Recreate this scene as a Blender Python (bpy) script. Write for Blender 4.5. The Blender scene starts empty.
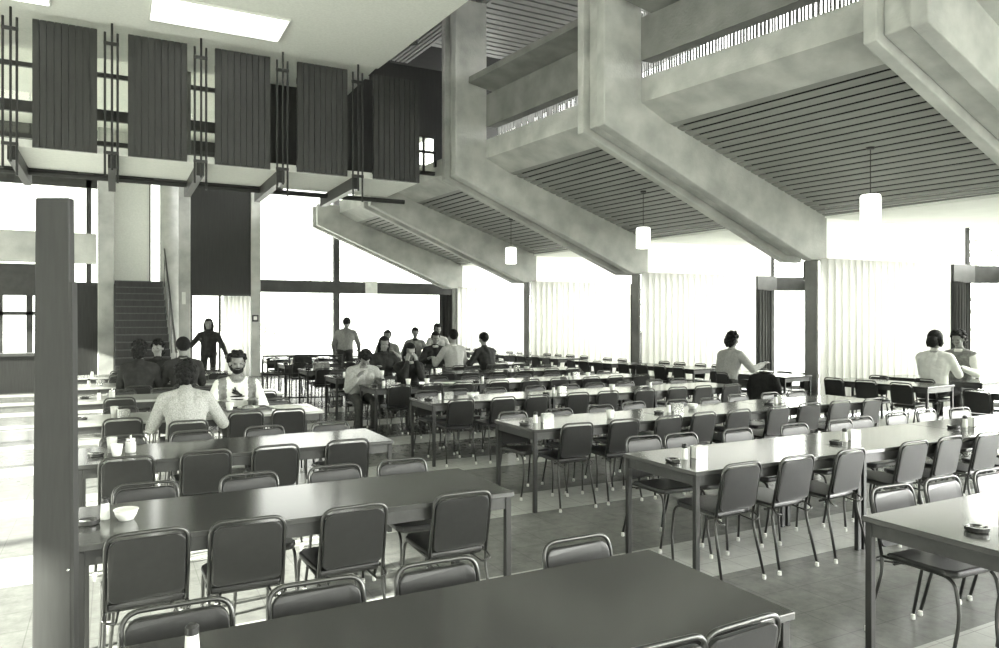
import bpy, bmesh, math, random
import numpy as np
from mathutils import Vector, Matrix
random.seed(7)
rnd = random.Random(11)
scene = bpy.context.scene
COL = scene.collection
PI = math.pi

# ------------------------------------------------------------------ materials
def mat(name, col, rough=0.6, spec=0.4, metal=0.0, nscale=6.0, namt=0.12, bump=0.0, bscale=40.0, stretch=(1, 1, 1)):
    m = bpy.data.materials.new(name); m.use_nodes = True
    nt = m.node_tree; b = nt.nodes['Principled BSDF']
    b.inputs['Roughness'].default_value = rough
    b.inputs['Specular IOR Level'].default_value = spec
    b.inputs['Metallic'].default_value = metal
    tc = nt.nodes.new('ShaderNodeTexCoord'); mp = nt.nodes.new('ShaderNodeMapping')
    mp.inputs['Scale'].default_value = stretch
    nt.links.new(tc.outputs['Object'], mp.inputs['Vector'])
    n = nt.nodes.new('ShaderNodeTexNoise'); n.inputs['Scale'].default_value = nscale; n.inputs['Detail'].default_value = 4
    nt.links.new(mp.outputs['Vector'], n.inputs['Vector'])
    r = nt.nodes.new('ShaderNodeValToRGB')
    lo = [max(0, c * (1 - namt)) for c in col]; hi = [min(1, c * (1 + namt)) for c in col]
    r.color_ramp.elements[0].position = 0.3; r.color_ramp.elements[1].position = 0.7
    r.color_ramp.elements[0].color = (*lo, 1); r.color_ramp.elements[1].color = (*hi, 1)
    nt.links.new(n.outputs['Fac'], r.inputs['Fac']); nt.links.new(r.outputs['Color'], b.inputs['Base Color'])
    if bump > 0:
        n2 = nt.nodes.new('ShaderNodeTexNoise'); n2.inputs['Scale'].default_value = bscale; n2.inputs['Detail'].default_value = 3
        nt.links.new(mp.outputs['Vector'], n2.inputs['Vector'])
        bp = nt.nodes.new('ShaderNodeBump'); bp.inputs['Strength'].default_value = bump; bp.inputs['Distance'].default_value = 0.02
        nt.links.new(n2.outputs['Fac'], bp.inputs['Height']); nt.links.new(bp.outputs['Normal'], b.inputs['Normal'])
    return m

def g(v): return (v, v * 1.014, v * 0.965)      # the print's faint green-grey tone

M = {}
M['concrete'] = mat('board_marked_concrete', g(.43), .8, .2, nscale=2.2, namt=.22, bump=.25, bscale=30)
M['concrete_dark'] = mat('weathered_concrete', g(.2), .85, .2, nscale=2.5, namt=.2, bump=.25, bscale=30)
M['plaster'] = mat('stippled_plaster', g(.74), .9, .2, nscale=25, namt=.05, bump=.3, bscale=90)
M['blind'] = mat('grey_blind_cloth', g(.25), .9, .2)
M['white_wall'] = mat('white_painted_board', g(.86), .7, .3, nscale=3, namt=.03)
M['wood_screen'] = mat('dark_stained_boards', g(.028), .45, .35, nscale=5, namt=.25, stretch=(6, 6, .5), bump=.1)
M['slat'] = mat('grey_timber_slats', g(.24), .5, .4, nscale=2, namt=.06)
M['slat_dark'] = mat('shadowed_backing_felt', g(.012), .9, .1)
M['dark_frame'] = mat('dark_window_timber', g(.05), .5, .35, nscale=6, namt=.2)
M['black'] = mat('black_steel', g(.02), .45, .4)
M['dark_panel'] = mat('dark_wall_boarding', g(.022), .5, .35, nscale=5, namt=.25, stretch=(8, 8, .5))
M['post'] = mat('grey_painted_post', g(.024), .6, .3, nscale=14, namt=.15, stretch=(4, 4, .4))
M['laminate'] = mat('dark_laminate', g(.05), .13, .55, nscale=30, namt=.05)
M['laminate_lightened'] = mat('lightened_laminate', g(.42), .16, .5, nscale=30, namt=.04)  # table laminate with its base colour raised for the rear left rows
M['laminate_edge'] = mat('worn_table_edging', g(.04), .4, .5, nscale=20, namt=.2)
M['table_steel'] = mat('dark_painted_table_steel', g(.022), .4, .4)
M['vinyl'] = mat('dark_grained_vinyl', g(.016), .36, .42, nscale=30, namt=.12, bump=.06, bscale=220)
M['vinyl_seat'] = mat('dark_seat_vinyl', g(.02), .3, .5, nscale=30, namt=.15, bump=.1, bscale=220)
M['tube'] = mat('dull_plated_tube', g(.065), .28, .5, metal=.75, nscale=20, namt=.1)
M['rubber_white'] = mat('white_rubber_foot', g(.75), .6, .3)
M['china'] = mat('white_china', g(.78), .3, .5, nscale=10, namt=.04)
M['glass_jar'] = mat('clear_tumbler_glass', g(.55), .12, .6, nscale=10, namt=.1)
M['dark_plastic'] = mat('dark_ashtray_glass', g(.035), .2, .6)
M['chrome'] = mat('bright_metal_cap', g(.5), .25, .5, metal=.8)
M['paper'] = mat('white_paper', g(.8), .8, .2)
M['food'] = mat('brown_food', g(.2), .7, .3, nscale=60, namt=.6)
M['tray'] = mat('dark_plastic_tray', g(.05), .35, .5)
M['ground'] = mat('pale_paving', g(.62), .9, .2, nscale=1.5, namt=.08)
M['leaf'] = mat('glare_whitened_leaves', g(.42), .8, .2, nscale=5, namt=.3)  # sunlit white-out put into the leaf colour
M['bark'] = mat('glare_whitened_bark', g(.3), .9, .2)  # bark colour lightened for the same sunlit white-out
M['skin'] = mat('skin', g(.19), .55, .35, nscale=10, namt=.06)
M['hair_dark'] = mat('dark_hair', g(.010), .75, .15, nscale=40, namt=.4, bump=.3, bscale=60)
M['hair_mid'] = mat('brown_hair', g(.016), .75, .15, nscale=40, namt=.4, bump=.3, bscale=60)
M['eye'] = mat('eye_dark', g(.015), .3, .5)
M['lip'] = mat('lip_tone', g(.2), .6, .3)
M['cl_black'] = mat('black_cloth', g(.022), .9, .15, nscale=12, namt=.3, bump=.9, bscale=11)
M['cl_dark'] = mat('dark_wool', g(.03), .9, .15, nscale=12, namt=.3, bump=.9, bscale=11)
M['cl_mid'] = mat('mid_grey_knit', g(.2), .9, .15, nscale=40, namt=.25, bump=.9, bscale=11)
M['cl_light'] = mat('pale_flecked_knit', g(.34), .9, .15, nscale=90, namt=.3, bump=.9, bscale=11)
M['cl_white'] = mat('white_cotton', g(.72), .9, .15, nscale=12, namt=.08, bump=.9, bscale=11)
M['cl_denim'] = mat('dark_denim', g(.06), .9, .15, nscale=30, namt=.3)

def translucent(name, col, t=.6):
    m = bpy.data.materials.new(name); m.use_nodes = True; nt = m.node_tree
    for n in list(nt.nodes): nt.nodes.remove(n)
    o = nt.nodes.new('ShaderNodeOutputMaterial'); a = nt.nodes.new('ShaderNodeBsdfDiffuse'); b = nt.nodes.new('ShaderNodeBsdfTranslucent')
    mx = nt.nodes.new('ShaderNodeMixShader'); mx.inputs[0].default_value = t
    tc = nt.nodes.new('ShaderNodeTexCoord'); no = nt.nodes.new('ShaderNodeTexNoise'); no.inputs['Scale'].default_value = 3
    r = nt.nodes.new('ShaderNodeValToRGB'); r.color_ramp.elements[0].color = (*[c * .93 for c in col], 1); r.color_ramp.elements[1].color = (*col, 1)
    nt.links.new(tc.outputs['Object'], no.inputs['Vector']); nt.links.new(no.outputs['Fac'], r.inputs['Fac'])
    nt.links.new(r.outputs['Color'], a.inputs['Color']); nt.links.new(r.outputs['Color'], b.inputs['Color'])
    nt.links.new(a.outputs[0], mx.inputs[1]); nt.links.new(b.outputs[0], mx.inputs[2]); nt.links.new(mx.outputs[0], o.inputs[0])
    return m
M['curtain'] = translucent('white_curtain_cloth', (.97, .97, .95), .86)
M['opal'] = translucent('opal_clerestory_panel', (.97, .97, .95), .86)
M['curtain_dark'] = mat('dark_curtain_cloth', g(.05), .9, .1, nscale=6, namt=.3, stretch=(8, 8, .3))

def glass_mat():
    m = bpy.data.materials.new('window_glass'); m.use_nodes = True; nt = m.node_tree
    for n in list(nt.nodes): nt.nodes.remove(n)
    o = nt.nodes.new('ShaderNodeOutputMaterial'); a = nt.nodes.new('ShaderNodeBsdfTransparent'); b = nt.nodes.new('ShaderNodeBsdfGlossy')
    b.inputs['Roughness'].default_value = .02
    a.inputs['Color'].default_value = (.97, .98, .95, 1)
    mx = nt.nodes.new('ShaderNodeMixShader'); mx.inputs[0].default_value = .05
    nt.links.new(a.outputs[0], mx.inputs[1]); nt.links.new(b.outputs[0], mx.inputs[2]); nt.links.new(mx.outputs[0], o.inputs[0])
    return m
M['glass'] = glass_mat()

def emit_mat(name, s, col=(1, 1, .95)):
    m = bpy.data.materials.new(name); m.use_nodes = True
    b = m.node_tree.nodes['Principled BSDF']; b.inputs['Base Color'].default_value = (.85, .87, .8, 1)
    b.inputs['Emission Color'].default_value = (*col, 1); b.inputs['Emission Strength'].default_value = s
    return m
M['lamp'] = emit_mat('lit_opal_glass', 3.0)
M['ceil_glare'] = emit_mat('ceiling_glare_glow', 3.5)  # glow stands in for glare on the ceiling, no lamp there

def floor_mat():
    m = bpy.data.materials.new('polished_floor_tiles'); m.use_nodes = True; nt = m.node_tree; L = nt.links
    b = nt.nodes['Principled BSDF']
    tc = nt.nodes.new('ShaderNodeTexCoord'); sp = nt.nodes.new('ShaderNodeSeparateXYZ'); L.new(tc.outputs['Object'], sp.inputs[0])
    def math_(op, a, bv):
        n = nt.nodes.new('ShaderNodeMath'); n.operation = op
        L.new(a, n.inputs[0]); n.inputs[1].default_value = bv; return n.outputs[0]
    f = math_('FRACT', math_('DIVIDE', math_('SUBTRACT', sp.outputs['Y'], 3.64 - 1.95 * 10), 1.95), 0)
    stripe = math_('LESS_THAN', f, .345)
    # tile joints 0.305 m
    def joint(o):
        q = math_('FRACT', math_('DIVIDE', math_('ADD', o, 30.0), .305), 0)
        return math_('LESS_THAN', q, .02)
    mxn = nt.nodes.new('ShaderNodeMath'); mxn.operation = 'MAXIMUM'
    L.new(joint(sp.outputs['X']), mxn.inputs[0]); L.new(joint(sp.outputs['Y']), mxn.inputs[1])
    no = nt.nodes.new('ShaderNodeTexNoise'); no.inputs['Scale'].default_value = 9; no.inputs['Detail'].default_value = 8; no.inputs['Roughness'].default_value = .75
    L.new(tc.outputs['Object'], no.inputs['Vector'])
    def ramp(a, c):
        r = nt.nodes.new('ShaderNodeValToRGB'); r.color_ramp.elements[0].position = .3; r.color_ramp.elements[1].position = .7
        r.color_ramp.elements[0].color = (*g(a), 1); r.color_ramp.elements[1].color = (*g(c), 1); L.new(no.outputs['Fac'], r.inputs['Fac']); return r.outputs['Color']
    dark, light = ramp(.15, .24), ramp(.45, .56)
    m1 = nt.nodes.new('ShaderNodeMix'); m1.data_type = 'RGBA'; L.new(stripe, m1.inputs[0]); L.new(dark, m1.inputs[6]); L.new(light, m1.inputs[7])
    m2 = nt.nodes.new('ShaderNodeMix'); m2.data_type = 'RGBA'
    jf = math_('MULTIPLY', mxn.outputs[0], .35)
    L.new(jf, m2.inputs[0]); L.new(m1.outputs[2], m2.inputs[6]); m2.inputs[7].default_value = (.06, .06, .055, 1)
    L.new(m2.outputs[2], b.inputs['Base Color'])
    rr = nt.nodes.new('ShaderNodeMapRange'); rr.inputs[3].default_value = .12; rr.inputs[4].default_value = .28
    L.new(no.outputs['Fac'], rr.inputs[0]); L.new(rr.outputs[0], b.inputs['Roughness'])
    b.inputs['Specular IOR Level'].default_value = .5
    return m
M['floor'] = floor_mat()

# ------------------------------------------------------------------ mesh helpers
class MB:
    def __init__(s): s.bm = bmesh.new()
    def box(s, x0, x1, y0, y1, z0, z1, mtx=None):
        vs = [s.bm.verts.new((x, y, z)) for x in (x0, x1) for y in (y0, y1) for z in (z0, z1)]
        if mtx is not None:
            for v in vs: v.co = mtx @ v.co
        for f in ((0, 1, 3, 2), (4, 6, 7, 5), (0, 4, 5, 1), (2, 3, 7, 6), (0, 2, 6, 4), (1, 5, 7, 3)):
            s.bm.faces.new([vs[i] for i in f])
        return s
    def prism(s, pts, fn):           # pts: 2-D outline; fn(p, k) -> 3-D for the two ends k = 0, 1
        a = [s.bm.verts.new(fn(p, 0)) for p in pts]; b = [s.bm.verts.new(fn(p, 1)) for p in pts]
        n = len(pts); s.bm.faces.new(a[::-1]); s.bm.faces.new(b)
        for i in range(n): s.bm.faces.new((a[i], a[(i + 1) % n], b[(i + 1) % n], b[i]))
        return s
    def hexa(s, c8):
        vs = [s.bm.verts.new(c) for c in c8]
        for f in ((0, 1, 2, 3), (7, 6, 5, 4), (0, 4, 5, 1), (1, 5, 6, 2), (2, 6, 7, 3), (3, 7, 4, 0)):
            s.bm.faces.new([vs[i] for i in f])
        return s
    def tube(s, pts, r, n=8, cap=True):
        pts = [Vector(p) for p in pts]; rs = r if isinstance(r, (list, tuple)) else [r] * len(pts)
        rings = []; up = None
        for i, p in enumerate(pts):
            if i == 0: d = pts[1] - p
            elif i == len(pts) - 1: d = p - pts[i - 1]
            else: d = (pts[i + 1] - p).normalized() + (p - pts[i - 1]).normalized()
            d.normalize()
            if up is None:
                up = Vector((0, 0, 1)) if abs(d.z) < .9 else Vector((1, 0, 0))
            a = d.cross(up)
            if a.length < 1e-4: a = d.cross(Vector((0, 1, 0)))
            a.normalize(); up = a.cross(d).normalized()
            rings.append([s.bm.verts.new(p + (a * math.cos(t) + up * math.sin(t)) * rs[i]) for t in [2 * PI * k / n for k in range(n)]])
        for i in range(len(rings) - 1):
            for k in range(n):
                s.bm.faces.new((rings[i][k], rings[i][(k + 1) % n], rings[i + 1][(k + 1) % n], rings[i + 1][k]))
        if cap:
            s.bm.faces.new(rings[0][::-1]); s.bm.faces.new(rings[-1])
        return s
    def lathe(s, prof, c=(0, 0, 0), n=16):
        rings = []
        for r, z in prof:
            rings.append([s.bm.verts.new((c[0] + r * math.cos(2 * PI * k / n), c[1] + r * math.sin(2 * PI * k / n), c[2] + z)) for k in range(n)])
        for i in range(len(rings) - 1):
            for k in range(n):
                s.bm.faces.new((rings[i][k], rings[i][(k + 1) % n], rings[i + 1][(k + 1) % n], rings[i + 1][k]))
        s.bm.faces.new(rings[0][::-1]); s.bm.faces.new(rings[-1])
        return s
    def ell(s, c, r, mtx=None, nu=12, nv=8):
        m = Matrix.Translation(c) @ (mtx if mtx is not None else Matrix.Identity(4)) @ Matrix.Diagonal((*r, 1))
        new = s.bm.verts.new; top, bot = new(m @ Vector((0, 0, 1))), new(m @ Vector((0, 0, -1))); rings = []
        for j in range(1, nv):
            t = PI * j / nv; z, q = math.cos(t), math.sin(t)
            rings.append([new(m @ Vector((q * math.cos(2 * PI * k / nu), q * math.sin(2 * PI * k / nu), z))) for k in range(nu)])
        fn = s.bm.faces.new
        for k in range(nu):
            l = (k + 1) % nu
            fn((top, rings[0][k], rings[0][l])); fn((bot, rings[-1][l], rings[-1][k]))
            for j in range(nv - 2): fn((rings[j][k], rings[j + 1][k], rings[j + 1][l], rings[j][l]))
        return s
    def build(s, name, m, parent=None, smooth=False, bevel=0, kind=None, subs=0):
        bmesh.ops.recalc_face_normals(s.bm, faces=s.bm.faces)
        me = bpy.data.meshes.new(name); s.bm.to_mesh(me); s.bm.free()
        me.materials.append(m)
        if smooth:
            for p in me.polygons: p.use_smooth = True
        o = bpy.data.objects.new(name, me); COL.objects.link(o)
        if parent is not None: o.parent = parent
        if bevel:
            b = o.modifiers.new('bevel', 'BEVEL'); b.width = bevel; b.segments = 2; b.limit_method = 'ANGLE'
        if kind: o['kind'] = kind
        return o

def arc_path(pts, rads, n=5):
    """polyline with rounded corners"""
    out = [Vector(pts[0])]
    for i in range(1, len(pts) - 1):
        p, a, b = Vector(pts[i]), Vector(pts[i - 1]), Vector(pts[i + 1])
        r = rads[i - 1]; da = (a - p).normalized(); db = (b - p).normalized()
        s, e = p + da * r, p + db * r
        for k in range(n + 1):
            t = k / n; out.append(s * (1 - t) ** 2 + p * 2 * t * (1 - t) + e * t * t)
    out.append(Vector(pts[-1])); return out

def empty(name, loc=(0, 0, 0), rz=0):
    o = bpy.data.objects.new(name, None); COL.objects.link(o); o.location = loc; o.rotation_euler = (0, 0, rz)
    o.empty_display_size = .1; return o
def tag(o, label, cat, group=None):
    o['label'] = label; o['category'] = cat
    if group: o['group'] = group
    return o
def S(mb, name, m, parent=None, smooth=False, bevel=0):
    return mb.build(name, m, parent, smooth, bevel, kind='structure' if parent is None else None)
KIDS = {}
def kids(o):
    if o.name not in KIDS: KIDS[o.name] = list(o.children)
    return KIDS[o.name]
def copy_tree(o, parent=None):
    c = o.copy(); COL.objects.link(c)
    if parent is not None: c.parent = parent
    for ch in kids(o): copy_tree(ch, c)
    return c

# ------------------------------------------------------------------ camera
F, CX, CY, EYE = 734.0, 499.5, 320.0, 1.70
TH = math.atan((CX - 112) / F)
cam = bpy.data.cameras.new('camera'); co = bpy.data.objects.new('camera', cam); COL.objects.link(co)
cam.sensor_fit = 'HORIZONTAL'; cam.sensor_width = 36; cam.lens = F / 999 * 36; cam.shift_y = -4 / 999
cam.clip_start = .05; cam.clip_end = 400
co.location = (0, 0, EYE); co.rotation_euler = (PI / 2, 0, -TH)
scene.camera = co
SN, CS = math.sin(TH), math.cos(TH)

# ------------------------------------------------------------------ floor, ground
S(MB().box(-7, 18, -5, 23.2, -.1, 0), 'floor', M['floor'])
S(MB().box(-90, 110, -60, 150, -.35, -.25), 'ground', M['ground'])

# ------------------------------------------------------------------ concrete frames
FR = [(-.2, 7.30), (4.30, 6.92), (8.77, 6.36), (13.24, 6.01), (17.70, 5.70), (22.10, 5.47)]   # near face Y, knee X
ZTOP = [8.1, 8.1, 8.1, 8.1, 5.6, 5.2]
def frame_profile(X, zt, d):
    return [(X + d, zt), (X + .69 - d, zt), (X + .69 - d, 5.14 - d * .4), (X + 4.82 - d, 3.78 - d), (X + 4.82 - d, 2.75 + d), (X + 4.4 + d * .3, 2.75 + d), (X + d, 4.57 + d * .55)]
for (Y, X), zt in zip(FR, ZTOP):
    mb = MB()
    for y0, y1, d in ((Y, Y + .19, 0), (Y + .19, Y + .54, .11), (Y + .54, Y + .70, 0)):
        mb.prism(frame_profile(X, zt, d), lambda p, k: (p[0], (y0, y1)[k], p[1]))
    S(mb, 'concrete_frame', M['concrete'], bevel=.018)
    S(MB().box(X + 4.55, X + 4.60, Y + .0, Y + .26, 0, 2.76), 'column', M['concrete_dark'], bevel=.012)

def tip(i):
    return (FR[i][1] + .345 + 4.47 + 3.59, FR[i][0] - .32)
def bay_end(i):
    t = tip(i); return (t[0] + 1.1 * .90, t[1] - 1.1 * .43)
for i in range(len(FR) - 1):
    (Ya, Xa), (Yb, Xb) = FR[i], FR[i + 1]
    ya, yb = Ya + .69, Yb + .01
    def P3(off, z, k, Xa=Xa, Xb=Xb, ya=ya, yb=yb): return ((Xa, Xb)[k] + off, (ya, yb)[k], z)
    # balustrade, upper beam, ledge
    S(MB().prism([(.68, 5.34), (.68, 4.97), (1.22, 4.72), (1.34, 4.78), (.9, 5.34)], lambda p, k: P3(p[0], p[1], k)), 'balustrade', M['concrete'])
    if i < 4 and i != 3:
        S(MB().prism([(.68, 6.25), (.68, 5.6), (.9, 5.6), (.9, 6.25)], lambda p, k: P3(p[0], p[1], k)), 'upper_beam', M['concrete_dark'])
    if i < 3:
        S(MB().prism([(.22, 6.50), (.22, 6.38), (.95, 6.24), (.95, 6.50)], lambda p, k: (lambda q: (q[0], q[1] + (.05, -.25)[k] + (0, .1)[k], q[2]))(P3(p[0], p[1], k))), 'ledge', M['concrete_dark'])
    # soffit backing (also the upper floor) and boards
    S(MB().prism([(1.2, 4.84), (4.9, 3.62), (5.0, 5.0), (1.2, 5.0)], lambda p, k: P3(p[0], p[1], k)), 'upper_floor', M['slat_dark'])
    mb = MB(); n = 23
    for k in range(n):
        t0, t1 = (k + .17) / n, (k + .83) / n
        c = []
        for dz in (0, .014):
            for (t, e) in ((t0, 0), (t1, 0), (t1, 1), (t0, 1)):
                c.append(P3(1.2 + 3.62 * t, 4.745 - 1.225 * t + dz - .012, e))
        mb.hexa(c)
    S(mb, 'soffit_boards', M['slat'])
    # pale triangular soffit beyond the boards, out to the tip of the saw-tooth
    tx, ty = tip(i + 1)
    if i + 1 < 6:
        wx, wy = bay_end(i + 1)
        pts = [(Xb + 4.72, Yb + .3), (Xa + 4.72, ya - .3), (wx + .1, wy), (tx + .1, ty + .02)]
        S(MB().prism(pts, lambda p, k: (p[0], p[1], 3.50 + .24 * k)), 'soffit_triangle', M['white_wall'])

# saw-tooth facade: curtain panel wall from each column out to the tip, window back to the nearer column
def wall_seg(a, b, off0, off1, z0, z1, thick, mb):
    a, b = Vector((*a, 0)), Vector((*b, 0)); d = (b - a).normalized(); L = (b - a).length
    m = Matrix.Translation(a) @ Matrix.Rotation(math.atan2(d.y, d.x), 4, 'Z')
    mb.box(off0 if off0 >= 0 else L + off0, off1 if off1 > 0 else L + off1, -thick / 2, thick / 2, z0, z1, m); return mb
def curtain_mesh(a, b, z0, z1, amp, pitch, n_per=8, seed=1, th=.006):
    rr = random.Random(seed)
    a, b = Vector((*a, 0)), Vector((*b, 0)); d = (b - a).normalized(); nrm = Vector((-d.y, d.x, 0)); L = (b - a).length
    mb = MB(); N = max(8, int(L / pitch * n_per)); cols = []; ph = 0
    for k in range(N + 1):
        ph += 2 * PI / n_per * (0.7 + .6 * rr.random())
        q = a + d * (L * k / N) + nrm * amp * math.sin(ph)
        cols.append([mb.bm.verts.new((q.x, q.y, z)) for z in (z0, (z0 + z1) / 2, z1)])
    for k in range(N):
        for j in range(2): mb.bm.faces.new((cols[k][j], cols[k + 1][j], cols[k + 1][j + 1], cols[k][j + 1]))
    return mb
bay_names = {1: 'nearest bay', 2: 'right-hand bay', 3: 'middle bay', 4: 'far bay', 5: 'farthest bay'}
wn = 1
curt_labels = {1: 'white floor-length curtain in the nearest window bay, mostly out of the photo',
               2: 'white floor-length curtain right of the nearest thin concrete column',
               3: 'white floor-length curtain between the two nearest thin concrete columns',
               4: 'white floor-length curtain left of the second thin concrete column',
               5: 'white floor-length curtain beside the dark end-window curtain, farthest back'}
dark_labels = {2: 'dark drawn-back curtain behind the boy at the right-hand window',
               3: 'dark drawn-back curtain left of the nearest thin column window',
               4: 'dark drawn-back curtain beyond the second thin column'}
for i in range(1, 6):
    (Y, X) = FR[i]; a = (X + 4.60, Y + .0); t = tip(i)
    # white band over the curtain
    S(wall_seg((X + 4.7, Y + .05), t, .02, 0, 2.76, 3.52, .012, MB()), 'wall_right', M['opal'])
    c = curtain_mesh((a[0] + .02, a[1] - .05), (t[0] - .02, t[1] - .05), .03, 2.78, .05, .17, seed=i).build('curtain', M['curtain'], smooth=True)
    sol = c.modifiers.new('solid', 'SOLIDIFY'); sol.thickness = .004
    tag(c, curt_labels[i], 'curtain', 'white curtains along the window wall')
    if i in dark_labels:
        dc = curtain_mesh((t[0] - .62, t[1] - .14), (t[0] - .06, t[1] - .1), .03, 2.44, .05, .10, seed=20 + i).build('curtain', M['curtain_dark'], smooth=True)
        so = dc.modifiers.new('solid', 'SOLIDIFY'); so.thickness = .01
        tag(dc, dark_labels[i], 'curtain', 'dark curtains gathered at the window corners')
    # glazing behind the curtain
    pane = wall_seg((X + 4.7, Y + .14), (t[0], t[1] + .08), .05, 0, .05, 2.76, .012, MB()).build('window_%d' % wn, M['glass'], kind='structure'); wn += 1
    # window: tip -> nearer column
    e = bay_end(i); nt_ = (FR[i - 1][1] + 4.66, FR[i - 1][0] + .30)
    fr = MB()
    wall_seg(t, e, 0, .07, 0, 3.5, .08, fr); wall_seg(t, e, .0, 0, 2.42, 2.76, .12, fr); wall_seg(t, e, 0, 0, 0, .08, .1, fr)
    wall_seg(t, e, -.08, 0, 0, 3.5, .08, fr)
    if i in dark_labels: wall_seg((t[0] - 3, t[1] + .267 - .16), (t[0], t[1] - .16), -.60, 0, 2.42, 2.76, .06, fr)
    wall_seg(e, nt_, 0, 0, 2.42, 2.76, .12, fr); wall_seg(e, nt_, 0, 0, 0, .08, .1, fr)
    w = S(fr, 'window_%d' % wn, M['dark_frame']); wn += 1
    wall_seg(t, e, .07, -.08, .08, 3.5, .012, MB()).build('window_pane', M['glass'], w); wall_seg(e, nt_, .05, -.05, .08, 3.5, .012, MB()).build('window_pane', M['glass'], w)

# upper gallery on the window side: blinds, roof slats
for i in range(0, 4):
    (Ya, Xa), (Yb, Xb) = FR[i], FR[i + 1]
    mb = MB(); y = Ya + .05
    while y < Yb + .03:
        f = (y - Ya) / (Yb - Ya); xx = Xa + (Xb - Xa) * f + 3.6
        wd = rnd.choice((.035, .045, .055))
        mb.box(xx - .01, xx + .01, y, y + wd, 4.98, 8.05); y += wd + rnd.choice((.02, .025, .035))
    o = mb.build('vertical_blind', M['blind'])
    tag(o, ('strip blind above the topmost right corner, mostly out of view', 'vertical strip blind behind the right-hand upper balcony', 'vertical strip blind behind the middle upper balcony', 'vertical strip blind behind the far upper balcony')[i], 'blind', 'strip blinds behind the upper balconies')
mb = MB()     # slats along X over the upper gallery
y = -1.0
while y < 16:
    mb.box(6.62, 12.2, y, y + .17, 8.12, 8.16); y += .23
S(mb, 'ceiling_slats', M['slat'])
mb = MB(); x = 2.0
while x < 7.2:
    o0 = x
    mb.hexa([(o0 + .5, -2, 8.08), (o0 + .57, -2, 8.08), (o0 - .75 + .07, 17.2, 8.08), (o0 - .75, 17.2, 8.08), (o0 + .5, -2, 8.11), (o0 + .57, -2, 8.11), (o0 - .75 + .07, 17.2, 8.11), (o0 - .75, 17.2, 8.11)])
    x += .11
S(mb, 'ceiling_slats', M['slat'])
S(MB().box(-8, 12.2, -5, 24, 8.3, 8.5), 'roof', M['slat_dark'])

# ------------------------------------------------------------------ main ceiling
def edge_x(y): return 4.62 - .0685 * (y - 10.09)
S(MB().prism([(-7, -5), (edge_x(-5) + .05, -5), (edge_x(13.35) + .05, 13.35), (-7, 13.35)], lambda p, k: (p[0], p[1], 6.45 + .25 * k)), 'ceiling', M['plaster'])
S(MB().box(-7, 4.45, 13.35, 15.35, 6.5, 6.7), 'ceiling_gallery', M['plaster'])
S(MB().box(-7, 8, 15.7, 24, 6.9, 7.1), 'ceiling_rear', M['plaster'])
# added glowing panels standing in for glare on the ceiling
for k, (x0, x1, y0, y1, lab) in enumerate(((.5, 2.5, 11.75, 12.75, 'long added panel for the ceiling glare above the third screen'), (-2.2, -.8, 12.0, 12.9, 'short added panel for the ceiling glare at the top left corner'))):
    r = empty('ceiling_glare_panel', ((x0 + x1) / 2, (y0 + y1) / 2, 6.44)); hx, hy = (x1 - x0) / 2, (y1 - y0) / 2
    MB().box(-hx, hx, -hy, hy, -.035, 0.005).build('glare_frame', M['plaster'], r, bevel=.01)
    MB().box(-hx + .03, hx - .03, -hy + .03, hy - .03, -.04, -.03).build('glare_face', M['ceil_glare'], r)
    tag(r, lab, 'ceiling light', 'ceiling glare panels')

# ------------------------------------------------------------------ suspended gallery with screens
S(MB().box(-7, 5.3, 13.48, 15.3, 4.38, 4.5), 'gallery_floor', M['plaster'])
S(MB().tube([(-7, 15.3, 4.3), (5.7, 15.3, 4.3)], .05, 8), 'gallery_rail', M['black'])
px = [(-1.09, -.21), (.23, 1.12), (1.56, 2.48), (2.95, 3.87), (4.37, 5.30)]
slab = ['leftmost of the five, beside the left picture edge', 'second from left of the five', 'middle one of the five', 'fourth from left of the five', 'rightmost of the five, nearest the concrete frames']
for (x0, x1), l in zip(px, slab):
    r = empty('screen_panel', ((x0 + x1) / 2, 13.4, 4.37)); w = (x1 - x0) / 2
    n = 9; mb = MB()
    for k in range(n):
        a = -w + 2 * w * k / n
        mb.box(a + .004, a + 2 * w / n - .004, -.03, .0, 0, 1.98)
    mb.box(-w, w, 0, .03, 0, 1.98)
    mb.build('board_face', M['wood_screen'], r)
    MB().box(-w, w, .03, .07, .1, .2).build('rail', M['black'], r); MB().box(-w, w, .03, .07, 1.6, 1.7).build('rail', M['black'], r)
    tag(r, 'hanging dark boarded balcony screen, ' + l, 'screen', 'boarded screens along the hanging gallery')
rx = [-1.36, 0, 1.33, 2.68, 4.05]
rl = ['at the far left edge', 'left of the second screen', 'in front of the bright gallery window', 'between third and fourth screens', 'beside the rightmost screen']
for x, l in zip(rx, rl):
    r = empty('hanger_rods', (x, 13.3, 4.0))
    for dx, a, b in ((-.10, .0, 2.30), (0, .1, 2.46), (.08, -.1, 2.30)):
        MB().tube([(dx, 0, a), (dx, 0, b)], .018, 8).build('rod', M['black'], r)
    for z in (.35, 2.1): MB().box(-.12, .1, -.02, .02, z, z + .05).build('clamp', M['black'], r)
    tag(r, 'three dark steel hanger rods ' + l, 'rods', 'hanger rods of the gallery')
    S(MB().box(x - .06, x + .06, 13.45, 15.9, 4.16, 4.38), 'trim_beam', M['black'])
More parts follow.
